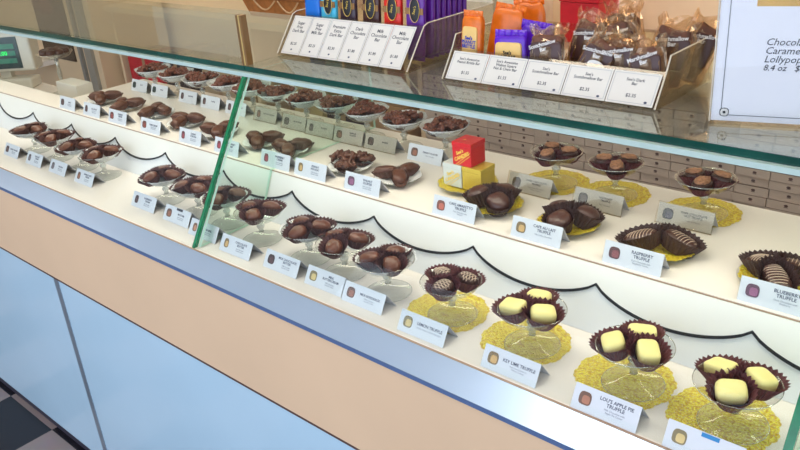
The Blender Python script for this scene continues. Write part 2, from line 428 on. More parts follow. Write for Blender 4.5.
def card(x, y, z, theta, title, sub, label, group, pic=('sq', (150, 100, 96)), badge=None, tsz=0.0058, w=0.096, sleeve=False, ink=None):
    face, back, M, t = card_parts(theta, w)
    r = empty('name_card', (x, y, z)); tag(r, label, 'name card', group)
    put('card_face', face, r); put('card_back', back, r)
    rot = (pi / 2 - t, 0, 0)
    s = 0.0355
    def P(u, v, n): return (M @ Vector((u, v, n)))[:]
    put('candy_picture', picture(*pic), r, P(-w * 0.31, s * 0.52, 0.0001), rot)
    nl = title.count('\n') + 1
    ty = s * (0.60 if nl == 1 else 0.66)
    if title: put_text('lettering', title, tsz, ink or M_ink, r, P(w * 0.15, ty, 0.0001), rot, bold=0.00011, space=0.95)
    g = Geo(); y0 = ty - (0.0052 if nl == 1 else 0.0088)
    if sub:
        put_text('small_lettering', sub, 0.0036, M_inkfine, r, P(w * 0.15, y0 - 0.0012 * (sub.count('\n') + 1), 0.0001), rot, space=1.0)
    if badge:
        put('badge', Geo().box(-.011, .011, -.0026, .0026, .0001, .0005).mesh('badge', mat('badge_%d_%d_%d' % badge, badge, .5)), r, P(w * 0.06, s * 0.9, 0.0001), rot)
    if sleeve:
        L = Geo().box(-w / 2 - .002, w / 2 + .002, -.0005, s + .002, .0012, .0024, 0, M).box(-w / 2 - .002, w / 2 + .002, -.0002, .0018, .0006, .0012, 0, M)
        put('clear_sleeve', L.mesh('clear_sleeve', G_acr), r)
    return r

br = (158, 104, 84); pu = (150, 96, 130); rd = (170, 72, 84); tn = (206, 168, 110); yl = (214, 190, 130); dk = (96, 70, 72); gy_ = (120, 112, 120)
MC = 'Milk Chocolate\nSmooth Center'
DC = 'Dark Chocolate\nSmooth Center'
C1 = [  # x, title, sub, picture, badge   (lower row, right to left)
 (-0.279, '', '', ('sq', yl), (40, 130, 190)),
 (-0.411, "LOU'S APPLE PIE\nTRUFFLE", 'Milk Chocolate with\nApple Pie Center', ('sq', (176, 120, 96)), None),
 (-0.567, 'KEY LIME TRUFFLE', 'Key Lime Center in\nWhite Coating', ('sq', tn), None),
 (-0.738, 'LEMON TRUFFLE', 'Lemon Center in Dark Chocolate', ('sq', yl), None),
 (-0.884, 'MILK BORDEAUX', MC, ('sq', br), None),
 (-0.985, 'MILK\nBUTTERCREAM', MC, ('sq', yl), None),
 (-1.104, 'MILK CHOCOLATE\nBUTTER', MC, ('sq', dk), None),
 (-1.239, 'CHOCOLATE\nBUTTER', DC, ('oval', tn), None),
 (-1.362, 'CARAMEL', MC, ('oval', (196, 140, 110)), None),
 (-1.480, 'MAYFAIR', DC, ('sq', br), (50, 52, 66)),
 (-1.620, 'RASPBERRY\nCREAM', MC, ('oval', dk), None),
 (-1.905, 'VANILLA NUT\nCREAM', DC, ('oval', br), None),
 (-2.045, 'MOCHA', MC, ('oval', gy_), None),
 (-2.175, 'WALNUT\nCREAM', MC, ('oval', gy_), None),
 (-2.315, 'MAPLE WALNUT', MC, ('sq', dk), None)]
yc1 = [0.786, 0.786, 0.792, 0.796, 0.812, 0.816, 0.816, 0.812, 0.822, 0.836, 0.84, 0.845, 0.845, 0.842, 0.842]
G1 = 'name cards along the lower row'
pos1 = ['partly cut off at the picture bottom', '', '', '']
for i, (x, ti, su, pc, bd) in enumerate(C1):
    if i == 0: lb = 'pale card with a blue strip at the bottom edge below the rightmost gold doily'
    elif i <= 3: lb = 'tent card reading %s on the lower shelf edge' % ti.replace('\n', ' ').lower().replace("lou's ", '')
    else: lb = f'small white name card with candy picture, {nth(i + 1)} in the lower row'
    card(x, yc1[i], 0.9003, 30, ti, su, lb, G1, pc, bd, tsz=0.0068 if i < 4 else 0.006, w=0.096 if i < 11 else 0.088)
C2 = [
 (-0.283, 'BLUEBERRY\nTRUFFLE', 'Dark Chocolate with\nBlueberry', ('sq', pu)),
 (-0.492, 'RASPBERRY\nTRUFFLE', 'Dark Chocolate with\nRaspberry Center', ('sq', (140, 84, 88))),
 (-0.664, 'CAFE AU LAIT\nTRUFFLE', 'Milk Coffee Chocolate', ('sq', tn)),
 (-0.837, 'CAFE AMARETTO\nTRUFFLE', 'Dark Chocolate with\nAlmond', ('sq', (196, 110, 92))),
 (-1.067, 'WALNUT\nCLUSTER', DC, ('sq', pu)),
 (-1.218, 'PEANUT\nNOUGAT', MC, ('oval', tn)),
 (-1.331, 'RASPBERRY\nCREAM', DC, ('oval', rd)),
 (-1.505, 'STRAWBERRY\nCREAM', DC, ('oval', rd)),
 (-1.650, 'CHERRY\nCORDIAL', DC, ('oval', (150, 70, 80))),
 (-1.824, 'ROSE CREAM', DC, ('sq', (150, 80, 70))),
 (-1.985, 'ORANGE\nCREAM', DC, ('sq', (150, 70, 70))),
 (-2.123, 'COCONUT', DC, ('oval', dk)),
 (-2.262, 'MINT', DC, ('sq', dk))]
G2 = 'name cards along the middle row'
for i, (x, ti, su, pc) in enumerate(C2):
    if i <= 3: lb = 'white tent card reading %s on the upper shelf edge' % ti.replace('\n', ' ').lower()
    else: lb = f'small white name card with candy picture, {nth(i + 1)} in the middle row'
    card(x, 1.0145, 1.0003, 18, ti, su, lb, G2, pc, None, tsz=0.0068 if i < 4 else 0.006, w=0.096 if i < 7 else 0.09)
C3 = [
 (-0.488, 1.19, 'DARK CHOCOLATE\nNUT TRUFFLE', 'Crunchy Walnuts', ('sq', (90, 90, 128))),
 (-0.641, 1.176, 'HAZELNUT\nTRUFFLE', 'Milk Chocolate', ('sq', gy_)),
 (-0.785, 1.178, 'DARK CHOCOLATE\nTRUFFLE', 'Dark Chocolate Center\nRolled in Cocoa', ('sq', dk)),
 (-1.068, 1.208, 'PEANUT CLUSTER', 'Dark Chocolate', ('sq', br)),
 (-1.202, 1.212, 'RAISINS', '', ('sq', dk)),
 (-1.304, 1.212, 'ALMOND\nCLUSTER', '', ('sq', br)),
 (-1.404, 1.215, 'CASHEW', '', ('oval', gy_)),
 (-1.502, 1.219, 'PECAN BUDS', '', ('sq', gy_)),
 (-1.620, 1.226, 'WALNUT SQUARE', '', ('oval', br)),
 (-1.747, 1.228, 'ROCKY ROAD', '', ('oval', dk)),
 (-1.863, 1.229, 'TOFFEE', '', ('oval', dk)),
 (-1.974, 1.232, 'ALMONDS', '', ('oval', dk)),
 (-2.120, 1.232, 'MIXED', '', ('sq', (40, 60, 60))),
 (-2.235, 1.235, 'NUTS', '', ('sq', (40, 60, 60)))]
G3 = 'name cards standing before the rear row'
for i, (x, y, ti, su, pc) in enumerate(C3):
    lb = f'pale blue grey name card, {nth(i + 1)} before the rear row of footed dishes'
    card(x, y, 1.0003, 20, ti, su, lb, G3, pc, None, tsz=0.005, w=(0.094 if i < 7 else 0.086), sleeve=(3 < i < 9 or i < 3), ink=M_ink)

# ------------------------------------------------------------------ dishes
def bowl_prof(R, z0, z1, th=0.0018):
    # shallow saucer bowl, outer then inner wall
    o = [(0.004, z0), (R * .45, z0 + .0015), (R * .72, z0 + .007), (R * .9, z0 + .014), (R, z1)]
    i = [(R - th, z1), (R * .9 - th, z0 + .0155), (R * .72 - th, z0 + .009), (R * .45, z0 + .0035), (0.0002, z0 + .003)]
    return o + [(R + .0006, z1 + .0006), (R - th * .4, z1 + .001)] + i
ME = {}
def footed(name, x, y, z, R, h, label, group):
    """glass compote: domed foot, knobbed stem, saucer bowl; h = rim height"""
    key = ('ft', round(R, 4), round(h, 4))
    if key not in ME:
        z0 = h - 0.022
        foot = Geo().lathe([(0.0, .0004), (R * .8, .0004), (R * .82, .0016), (R * .78, .003), (R * .5, .0085), (R * .25, .014), (.007, .018), (0.0, .018)], 40).tube([(R * .815 * cos(2 * pi * i / 40), R * .815 * sin(2 * pi * i / 40), .0014) for i in range(41)], .0005, 5, 1).mesh('foot', [G_foot, G_cut], True)
        sz = z0 - .018
        stem = Geo().lathe([(.006, .0182), (.0042, .0182 + sz * .2), (.0075, .0182 + sz * .4), (.0085, .0182 + sz * .55), (.005, .0182 + sz * .75), (.009, z0 - .0001), (0, z0)], 16).mesh('stem', G_cut, True)
        bowl = Geo().lathe(bowl_prof(R, z0, h), 48, cap=False).tube([(R * cos(2 * pi * i / 48), R * sin(2 * pi * i / 48), h + .0006) for i in range(49)], .0007, 6, 1).mesh('bowl', [G_dish, G_cut], True)
        ME[key] = (foot, stem, bowl)
    f, s, b = ME[key]
    t = empty(name, (x, y, z)); tag(t, label, 'dish', group)
    put('foot', f, t); put('stem', s, t); put('bowl', b, t)
    return t
def plate(name, x, y, z, R, label, group):
    key = ('pl', round(R, 4))
    if key not in ME:
        ME[key] = Geo().lathe([(0, .0004), (R * .6, .0004), (R * .66, .002), (R * .95, .0085), (R, .0105), (R - .0006, .0115), (R * .93, .0098), (R * .64, .0035), (R * .58, .0022), (0, .0022)], 48, cap=False).mesh('glass_plate', G_dish, True)
    o = put(name, ME[key], None, (x, y, z)); tag(o, label, 'plate', group); return o
def doily_mesh(R, m, waves=36, lift=None, emb=.0006):
    key = ('do', round(R, 4), m.name, lift)
    if key not in ME:
        n = waves * 6
        rings = [0.0, .2, .4, .52, .58, .64, .70, .76, .82, .88, .94, 1.0]
        def zz(t, a):
            q = 0.0
            if t > .5 and t < .98: q = emb * (0.5 + 0.5 * sin(a * waves / 2) * sin(t * 46))
            if lift: q += lift * max(0, (t - .45) / .55) ** 1.4
            return q
        v = [(0, 0, .0004)]; f = []
        for k, t in enumerate(rings[1:]):
            for i in range(n):
                a = 2 * pi * i / n
                r = R * t * (1 + (0.028 * abs(sin(a * waves / 2)) if t > .9 else 0) + (0.022 * cos(a * waves / 3) if t > .8 else 0))
                v.append((r * cos(a), r * sin(a), .0004 + zz(t, a)))
        for i in range(n): f.append((0, 1 + i, 1 + (i + 1) % n))
        for k in range(len(rings) - 2):
            for i in range(n):
                j = (i + 1) % n; a = 1 + k * n; b = a + n
                f.append((a + i, b + i, b + j, a + j))
        g = Geo(); g.add(v, f); ME[key] = g.mesh('doily', m, True)
    return ME[key]

# ------------------------------------------------------------------ candies
def cup_mesh(m, r0=.0135, r1=.027, h=.024, el=1.0, n=26):
    key = ('cup', m.name, r0, r1, h, el)
    if key not in ME:
        g = Geo()
        def mod(k, i, a): return ((.0004 + .0011 * k / 5) * (1 if i % 2 else -1), 0.0012 * (k == 5) * (1 if i % 2 else -1))
        pr = [(r0, .0003), (r0 + .001, .002), (r0 + (r1 - r0) * .3, h * .35), (r0 + (r1 - r0) * .55, h * .6), (r0 + (r1 - r0) * .8, h * .84), (r1, h)]
        g.lathe(pr, 2 * n, mod=mod, cap=False)
        g.add([(r0 * cos(2 * pi * i / (2 * n)), r0 * sin(2 * pi * i / (2 * n)), .0004) for i in range(2 * n)], [tuple(range(2 * n))])
        me = g.mesh('paper_cup', m)
        if el != 1.0: me.transform(Matrix.Diagonal((el, 1 / el, 1, 1)))
        ME[key] = me
    return ME[key]
def choc_mesh(kind, m, var=0):
    key = ('choc', kind, m.name, var)
    if key in ME: return ME[key]
    g = Geo(); z = .0125
    T = Matrix.Translation
    if kind == 'dome2': g.ell(.0190, .0158, .0112, .55, .58, 26, 12, M=T((0, 0, z + .005)), ns=.06, nf=70, seed=var)
    elif kind == 'square': g.ell(.0198, .0148, .0105, .42, .45, 28, 14, M=T((0, 0, z + .005)), ns=.05, nf=70, seed=var)
    elif kind == 'domed': g.ell(.0172, .0142, .0105, .6, .62, 26, 12, M=T((0, 0, z + .002)), ns=.07, nf=70, seed=var)
    elif kind == 'ball': g.ell(.0215, .0200, .0150, .8, .9, 26, 12, M=T((0, 0, z + .008)), ns=.12, nf=60, seed=var)
    elif kind == 'oval': g.ell(.0192, .0155, .0115, .8, .85, 26, 12, M=T((0, 0, z + .001)), ns=.10, nf=90, seed=var)
    elif kind == 'long': g.ell(.025, .0145, .0125, .75, .75, 26, 12, M=T((0, 0, z)), ns=.16, nf=80, seed=var)
    elif kind == 'log': g.ell(.028, .0155, .0135, .6, .7, 30, 14, M=T((0, 0, z + .001)), ns=.12, nf=80, seed=var)
    elif kind == 'cluster':
        rnd = random.Random(var * 13 + 5)
        for q in range(44):
            a = rnd.uniform(0, 2 * pi); r = rnd.uniform(0, .026); zz = z + .003 + rnd.uniform(-.004, .008) * (1.3 - r / .026) + .005
            e = rnd.uniform(.0038, .0062)
            MM = T((r * cos(a), r * sin(a) * .8, zz)) @ Euler((rnd.uniform(-1, 1), rnd.uniform(-1, 1), rnd.uniform(0, 3))).to_matrix().to_4x4()
            g.ell(e * 1.45, e * .8, e * .75, .9, .9, 10, 6, M=MM, ns=.2, nf=150, seed=q)
    me = g.mesh('chocolate', m, True); ME[key] = me; return me
def drizzle_mesh(m, a=.0172, b=.0138, c=.0105, z=.0125, n=6, r=.0005, cross=False):
    key = ('dr', m.name, a, b, n, cross)
    if key in ME: return ME[key]
    g = Geo()
    def surf(x, y):
        t = max(0, 1 - abs(x / a) ** 2.6 - abs(y / b) ** 2.6)
        return (x, y, z + c * t ** .42 + .0002)
    def line(fn):
        pts = []
        for k in range(13):
            s = -1 + 2 * k / 12; x, y = fn(s)
            if abs(x / a) ** 2.6 + abs(y / b) ** 2.6 < .93: pts.append(surf(x, y))
        if len(pts) > 3: g.tube(pts, r, 5)
    for q in range(n):
        x0 = -a * .75 + 1.5 * a * q / (n - 1)
        line(lambda s: (x0 + .004 * s, b * .95 * s))
        if cross: line(lambda s: (x0 - .006 * s, b * .95 * s))
    me = g.mesh('drizzle', m, True); ME[key] = me; return me
DESC = {'yel': 'pale yellow iced chocolate', 'driz': 'dark chocolate with white drizzle', 'milk': 'milk chocolate in maroon cup', 'oval': 'brown oval chocolate',
        'log': 'long dark chocolate', 'nut': 'rough brown nut cluster', 'nutd': 'rough dark nut cluster', 'tan': 'dark cup with rough tan topping', 'logd': 'long dark chocolate with drizzle', 'big': 'large dark truffle in cup'}
def candy(parent_loc, style, n, dishlabel, group, R=.0245, z=0.0, phi=0.0, tilt=24, var=0):
    items = []
    for k in range(n):
        a = phi + 2 * pi * k / n
        p = Vector((parent_loc[0] + R * cos(a), parent_loc[1] + R * sin(a), parent_loc[2] + z))
        items.append((a, p))
    pr = [proj(p) for _, p in items]
    order = sorted(range(n), key=lambda i: pr[i][0])
    where = [''] * n
    if n == 3:
        where[order[0]] = 'left'; where[order[2]] = 'right'
        m = order[1]; where[m] = 'middle'
    elif n == 2: where[order[0]] = 'left'; where[order[1]] = 'right'
    for k, (a, p) in enumerate(items):
        rnd = random.Random(k * 31 + var * 7 + int(abs(p.x) * 1000))
        rz = a if style not in ('yel',) else rnd.choice((radians(5), radians(20), radians(-25)))
        # tilt outward about the tangent
        tl = radians(tilt + rnd.uniform(-5, 5))
        Rm = Matrix.Rotation(a, 4, 'Z') @ Matrix.Rotation(tl, 4, 'Y')
        r = empty('wrapped_chocolate', p[:]); r.rotation_euler = Rm.to_euler()
        d = DESC[style]
        tag(r, f'{d}, {where[k]} of {"three" if n == 3 else "the pair"}, in {dishlabel}', 'chocolate', group)
        spin = rnd.uniform(-.6, .6)
        sp = Matrix.Rotation(rz - a + spin, 4, 'Z').to_euler()
        if style == 'yel':
            put('paper_cup', cup_mesh(M_cup, .0155, .0310, .0270, 1.04), r, rot=(0, 0, spin)); put('chocolate', choc_mesh('square' if (k + var) % 2 else 'dome2', M_yel, k), r, (0, 0, .0032), rot=sp)
        elif style == 'driz':
            put('paper_cup', cup_mesh(M_cup, .0145, .0290, .024), r); c = put('chocolate', choc_mesh('domed', M_darkch, k), r, (0, 0, .0015), rot=sp)
            put('drizzle', drizzle_mesh(M_driz, a=.0172, b=.0142, c=.0113, z=.0145, r=.0006, cross=True), c)
        elif style == 'milk':
            put('paper_cup', cup_mesh(M_cupml, .0150, .0295, .0215, 1.06), r, rot=(0, 0, spin)); put('chocolate', choc_mesh('oval', M_milk, k + var), r, (0, 0, .0005), rot=sp)
        elif style == 'oval':
            put('paper_cup', cup_mesh(M_cupbr, .015, .023, .016, 1.25), r, rot=sp); put('chocolate', choc_mesh('long', M_rowch, k + var), r, rot=sp)
        elif style == 'log':
            put('paper_cup', cup_mesh(M_cupdk, .018, .0255, .017, 1.22), r, rot=sp); put('chocolate', choc_mesh('log', M_darkch, k + var), r, rot=sp)
        elif style == 'logd':
            put('paper_cup', cup_mesh(M_cupdk, .021, .031, .028, 1.22), r, rot=sp); c = put('chocolate', choc_mesh('log', M_darkch, k + var), r, rot=sp)
            put('drizzle', drizzle_mesh(M_driz, a=.028, b=.0155, c=.0145, z=.0138, n=9, r=.0006), c)
        elif style == 'big':
            put('paper_cup', cup_mesh(M_cupdk, .0175, .0280, .0300), r, rot=sp); put('chocolate', choc_mesh('ball', M_darkch, k + var), r, (0, 0, .000), rot=sp)
        elif style == 'nutd':
            put('paper_cup', cup_mesh(M_cupbr, .013, .022, .010), r); put('chocolate', choc_mesh('cluster', M_rowch, (k + var) % 6), r, (0, 0, -.002), rot=sp)
        elif style == 'nut':
            put('paper_cup', cup_mesh(M_cupbr, .013, .022, .010), r); put('chocolate', choc_mesh('cluster', M_nut, (k + var) % 6), r, (0, 0, -.002), rot=sp)
        elif style == 'tan':
            put('paper_cup', cup_mesh(M_cup, .015, .026, .018, 1.05), r, rot=(0, 0, spin)); c = put('chocolate', choc_mesh('domed', M_darkch, k + var), r, (0, 0, -.002), rot=sp)
            if ('tp', 0) not in ME: ME[('tp', 0)] = Geo().ell(.0145, .0115, .0035, .7, .8, 24, 8, M=Matrix.Translation((0, 0, .0255)), ns=.25, nf=220).mesh('topping', M_tan, True)
            put('topping', ME[('tp', 0)], c)

R1 = [  # x, y, style, phi, gold, white liner, R
 (-0.273, 0.876, 'yel', 35, True, False, .0535),
 (-0.414, 0.880, 'yel', 95, True, False, .053),
 (-0.582, 0.882, 'yel', 100, True, False, .052),
 (-0.738, 0.882, 'driz', 40, True, False, .0505),
 (-0.880, 0.880, 'milk', 95, False, True, .0505),
 (-0.996, 0.888, 'milk', 45, False, False, .0505),
 (-1.097, 0.892, 'milk', 40, False, True, .050),
 (-1.247, 0.894, 'milk', 60, False, False, .050),
 (-1.350, 0.904, 'milk', 50, False, True, .050),
 (-1.482, 0.906, 'milk', 100, False, True, .0485),
 (-1.612, 0.906, 'milk', 20, False, True, .050),
 (-1.905, 0.910, 'milk', 60, False, True, .050),
 (-2.020, 0.910, 'milk', 20, False, True, .048),
 (-2.160, 0.912, 'milk', 80, False, True, .048),
 (-2.295, 0.912, 'milk', 10, False, True, .050)]
for i, (x, y, st, ph, gold, lin_, R) in enumerate(R1):
    if abs(x + 1.350) < .001: x, R = -1.374, .0465
    dl = f'{nth(i + 1)} footed dish of lower row'
    z = 0.9003
    if gold:
        o = put('gold_doily', doily_mesh(.0685, M_gold), None, (x - .015, y + .004, z), (0, 0, i * .4))
        tag(o, f'gold foil lace doily under the {dl}', 'doily', 'gold foil doilies'); z += .0016
        footed('footed_glass_dish', x, y, z, R, .063, f'clear footed glass dish on a gold doily, {nth(i + 1)} in the lower row', 'footed glass dishes in the lower row')
    else:
        footed('footed_glass_dish', x, y, z, R, .063, f'clear footed glass dish, {nth(i + 1)} in the lower row', 'footed glass dishes in the lower row')
    if lin_:
        o = put('lace_paper_liner', doily_mesh(R * 1.06, M_lace, 24, lift=.0205), None, (x, y, z + .0455), (0, 0, i * .3))
        tag(o, f'white lace paper liner in the {dl}', 'doily', 'white lace liners')
    candy((x, y, z + (.047 if st != 'milk' else .052)), st, 3, f'lower row dish {nth(i + 1)}', 'chocolates in the lower row dishes', R=(.0235 if st in ('yel', 'driz') else .0250), phi=radians(ph), tilt=(12 if st != 'yel' else 11), var=i)
R2 = [
 (-0.300, 1.090, 'logd', 3, 40, True, .058),
 (-0.481, 1.092, 'logd', 2, 20, True, .058),
 (-0.646, 1.092, 'big', 3, 150, True, .056),
 (-0.801, 1.092, 'big', 3, 80, True, .056),
 (-1.046, 1.103, 'oval', 3, 80, False, .05),
 (-1.178, 1.098, 'nutd', 3, 60, False, .05),
 (-1.371, 1.098, 'oval', 3, 70, False, .044),
 (-1.480, 1.104, 'oval', 3, 60, False, .048),
 (-1.640, 1.098, 'oval', 3, 80, False, .05),
 (-1.791, 1.103, 'oval', 3, 50, False, .05),
 (-1.945, 1.115, 'oval', 3, 20, False, .05),
 (-2.090, 1.108, 'oval', 3, 50, False, .05),
 (-2.225, 1.115, 'oval', 3, 70, False, .05)]
for i, (x, y, st, n, ph, gold, R) in enumerate(R2):
    dl = f'{nth(i + 1)} plate of middle row'
    plate('glass_plate', x, y, 1.0003, R, f'low clear glass plate, {nth(i + 1)} in the middle row', 'glass plates in the middle row')
    if gold:
        o = put('gold_doily', doily_mesh(R * .93, M_gold, lift=.0085), None, (x, y, 1.0032), (0, 0, i * .4))
        tag(o, f'gold foil lace doily on the {dl}', 'doily', 'gold foil doilies')
    else:
        o = put('lace_paper_liner', doily_mesh(R * .95, M_lace, 24, lift=.008), None, (x, y, 1.0032), (0, 0, i * .3))
        tag(o, f'white lace paper liner on the {dl}', 'doily', 'white lace liners')
    candy((x, y, 1.0055), st, n, f'middle row plate {nth(i + 1)}', 'chocolates on the middle row plates', R=(.026 if not gold else .022 if st != 'logd' else .024), phi=radians(ph), tilt=(22 if st in ('big', 'logd') else 7), var=i)
R3 = [
 (-0.484, 1.262, 'tan', 40, True), (-0.647, 1.256, 'tan', 60, True), (-0.768, 1.250, 'tan', 20, True),
 (-1.055, 1.270, 'nut', 20, False), (-1.168, 1.262, 'nut', 60, False), (-1.291, 1.270, 'nut', 20, False), (-1.400, 1.280, 'nut', 50, False),
 (-1.508, 1.276, 'nut', 20, False), (-1.618, 1.276, 'nut', 80, False), (-1.724, 1.278, 'nut', 10, False), (-1.832, 1.278, 'nut', 40, False),
 (-1.945, 1.272, 'nut', 70, False), (-2.070, 1.272, 'nut', 30, False), (-2.190, 1.272, 'nut', 20, False)]
for i, (x, y, st, ph, gold) in enumerate(R3):
    dl = f'{nth(i + 1)} footed dish of rear row'
    z = 1.0003
    if gold:
        o = put('gold_doily', doily_mesh(.0645, M_gold), None, (x - .005, y + .006, z), (0, 0, i * .4)); z += .0016
        tag(o, f'gold foil lace doily under the {dl}', 'doily', 'gold foil doilies')
    footed('footed_glass_dish', x, y, z, .049, .064, f'clear footed glass dish, {nth(i + 1)} in the rear row', 'footed glass dishes in the rear row')
    if not gold:
        o = put('lace_paper_liner', doily_mesh(.0535, M_lace, 24, lift=.024), None, (x, y, z + .0465), (0, 0, i * .3))
        tag(o, f'white lace paper liner in the {dl}', 'doily', 'white lace liners')
    candy((x, y, z + (.047 if gold else .052)), st, 3, f'rear row dish {nth(i + 1)}', 'chocolates in the rear row dishes', R=.0225, phi=radians(ph), tilt=8, var=i)

# little gift boxes on a gold doily
o = plate('glass_plate', -0.905, 1.150, 1.0003, .060, 'low clear glass plate under the stacked gift boxes', 'glass plates in the middle row')
o = put('gold_doily', doily_mesh(.057, M_gold, lift=.0085), None, (-0.905, 1.150, 1.0032)); tag(o, 'gold foil lace doily under the little red and gold gift boxes', 'doily', 'gold foil doilies')
M_red = mat('red_box_card', (206, 22, 34), .35); M_sil = mat('silver_box_card', (206, 212, 208), .35); M_goldb = mat('gold_box_card', (214, 186, 70), .3, metal=.3); M_goldink = mat('gold_print', (240, 206, 90), .35)
def giftbox(x, y, z, rz, m1, m2, label, ink):
    s = .0222
    r = empty('gift_box', (x, y, z), (0, 0, rz)); tag(r, label, 'gift box', 'little gift boxes')
    b = put('box_body', Geo().box(-s, s, -s, s, 0, .037).mesh('box_body', m1), r); bevel(b, .0008)
    l = put('box_lid', Geo().box(-s - .0007, s + .0007, -s - .0007, s + .0007, .0373, .0460).mesh('box_lid', m2), r); bevel(l, .0008)
    g = Geo()
    for d in (0, .006):
        g.tube([(-.014 + d, -s - .0008, .001), (s - .002, -s - .0008, .029 - d)], .0006, 5)
    g.tube([(-s, -s - .0008, .042), (-.004, -s * .1, .0465)], .0006, 5)
    put('gold_ribbon_lines', g.mesh('gold_ribbon_lines', ink), r)
    put_text('lettering', "See's\nCANDIES", .0095, ink, r, (-.002, -s - .0012, .023), (pi / 2, radians(-28), 0), shear=.2, bold=.0003)
    return r
giftbox(-.922, 1.146, 1.0066, 0, M_sil, M_sil, 'small silver gift box at lower left under the red box', M_goldink)
giftbox(-.875, 1.146, 1.0066, 0, M_goldb, M_goldb, 'small shiny gold gift box at lower right under the red box', M_goldb)
giftbox(-.898, 1.148, 1.0530, 0, M_red, M_red, 'small red gift box with gold lettering on top of two others', M_goldink)

# ------------------------------------------------------------------ on the top glass
ZT = 1.2323
def slanted_cards(parent, x0, wd, names, prices, y0, y1, z0, z1, tsz, extra=None, psz=.006):
    t = math.atan2(y1 - y0, z1 - z0); s = math.hypot(y1 - y0, z1 - z0)
    U = Vector((0, sin(t), cos(t))); N = Vector((0, -cos(t), sin(t)))
    for k, (nm, prc) in enumerate(zip(names, prices)):
        M = Matrix(((1, U.x, N.x, x0 + (k + .5) * wd), (0, U.y, N.y, y0), (0, U.z, N.z, z0), (0, 0, 0, 1)))
        r = empty('price_card'); r.matrix_world = M
        lab = nm.replace('\n', ' ').replace("See's ", '').lower()
        e = extra[k] if extra else ''
        tag(r, f'white price card reading {lab}{e}', 'price card', 'price cards in clear holders')
        put('card_sheet', boxm('card_sheet', -wd / 2 + .0006, wd / 2 - .0006, .001, s - .001, .0016, .0020, M_price), r)
        g = Geo(); a = wd / 2 - .0035; b0, b1 = .004, s - .004; q = .0004
        g.box(-a, a, b0, b0 + q, .002, .0022).box(-a, a, b1 - q, b1, .002, .0022).box(-a, -a + q, b0, b1, .002, .0022).box(a - q, a, b0, b1, .002, .0022)
        put('printed_border', g.mesh('printed_border', M_inkfine), r)
        put_text('lettering', nm, tsz, M_inkdark, r, (0, s * .74 - (.003 if '\n' in nm else 0), .0021), (0, 0, 0), bold=.00006, space=.9)
        put_text('price_lettering', prc, psz, M_inkdark, r, (0, s * .28, .0021), (0, 0, 0), bold=.00008)
        put('printed_emblem', Geo().ell(.0026, .0019, .0002, 1, 1, 16, 4).mesh('printed_emblem', M_ink), r, (0 if s > .07 else wd * .33, s * .13, .0021))
M_price = mat('price_card_stock', (218, 214, 206), .45, var=.01)
def acrylic(name, x0, x1, y0, y1, yb, z1, zb, label):
    r = empty(name, (x0, y0, ZT)); tag(r, label, 'tray')
    w = x1 - x0; d = yb - y0; h = z1 - ZT; hb = zb - ZT; sl = y1 - y0; T = .003
    put('front_panel', Geo().prism([(0, T + .0002), (T, T + .0002), (sl + T, h), (sl, h)], T, w - T).mesh('front_panel', G_acr), r)
    put('tray_base', boxm('tray_base', 0, w, 0, d, 0, T, G_acr), r)
    pr = [(0, T + .0002), (d, T + .0002), (d, hb), (sl + .012, hb), (sl, h)]
    for xx in (0, w - T): put('side_panel', Geo().prism(pr, xx, xx + T).mesh('side_panel', G_acr), r)
    put('rear_panel', boxm('rear_panel', T, w - T, d - T, d, T + .0002, hb, G_acr), r)
    for xx in (T / 2, w - T / 2):
        g = Geo().tube([(xx, 0, T), (xx, sl, h), (xx, sl + .012, hb), (xx, d, hb)], .0014, 6)
        put('polished_edge', g.mesh('polished_edge', mat('bright_acrylic_edge', (214, 204, 186), .2, var=.1)), r)
    return r
acrylic('acrylic_tray', -1.352, -0.982, 1.083, 1.139, 1.36, 1.308, 1.312, 'clear acrylic tray holding a row of upright coloured chocolate bars')
slanted_cards(None, -1.337, .0568, ['Sugar\nFree\nDark Bar', 'Sugar\nFree\nMilk Bar', 'Premium\nExtra\nDark Bar', 'Dark\nChocolate\nBar', 'Milk\nChocolate\nBar', 'Milk\nChocolate \nBar'],
              ['$2.25', '$2.25', '$2.30', '$1.80', '$1.80', '$1.80'], 1.0815, 1.1365, 1.2365, 1.306, .0100,
              [' in clear holder, leftmost card', ' in clear holder', ' in clear holder', ' in clear holder', ' under the red bar', ' under the purple bar'], .0085)
acrylic('acrylic_tray', -0.894, -0.494, 1.074, 1.106, 1.27, 1.283, 1.305, 'clear acrylic tray holding wrapped candy bars beside the big sign')
slanted_cards(None, -0.884, .0772, ["See's Awesome\nPeanut Brittle Bar", "See's Awesome\nWalnut Square\nNut & Chew Bar", "See's\nScotchmallow Bar", "See's\nScotchmallow Bar", "See's Dark\nBar"],
              ['$1.55', '$1.55', '$2.35', '$2.35', '$2.35'], 1.0725, 1.1035, 1.2365, 1.280, .0068,
              [', first in right tray', ', second in right tray', ', third in right tray', ', fourth in right tray', ', fifth in right tray'], .0075)

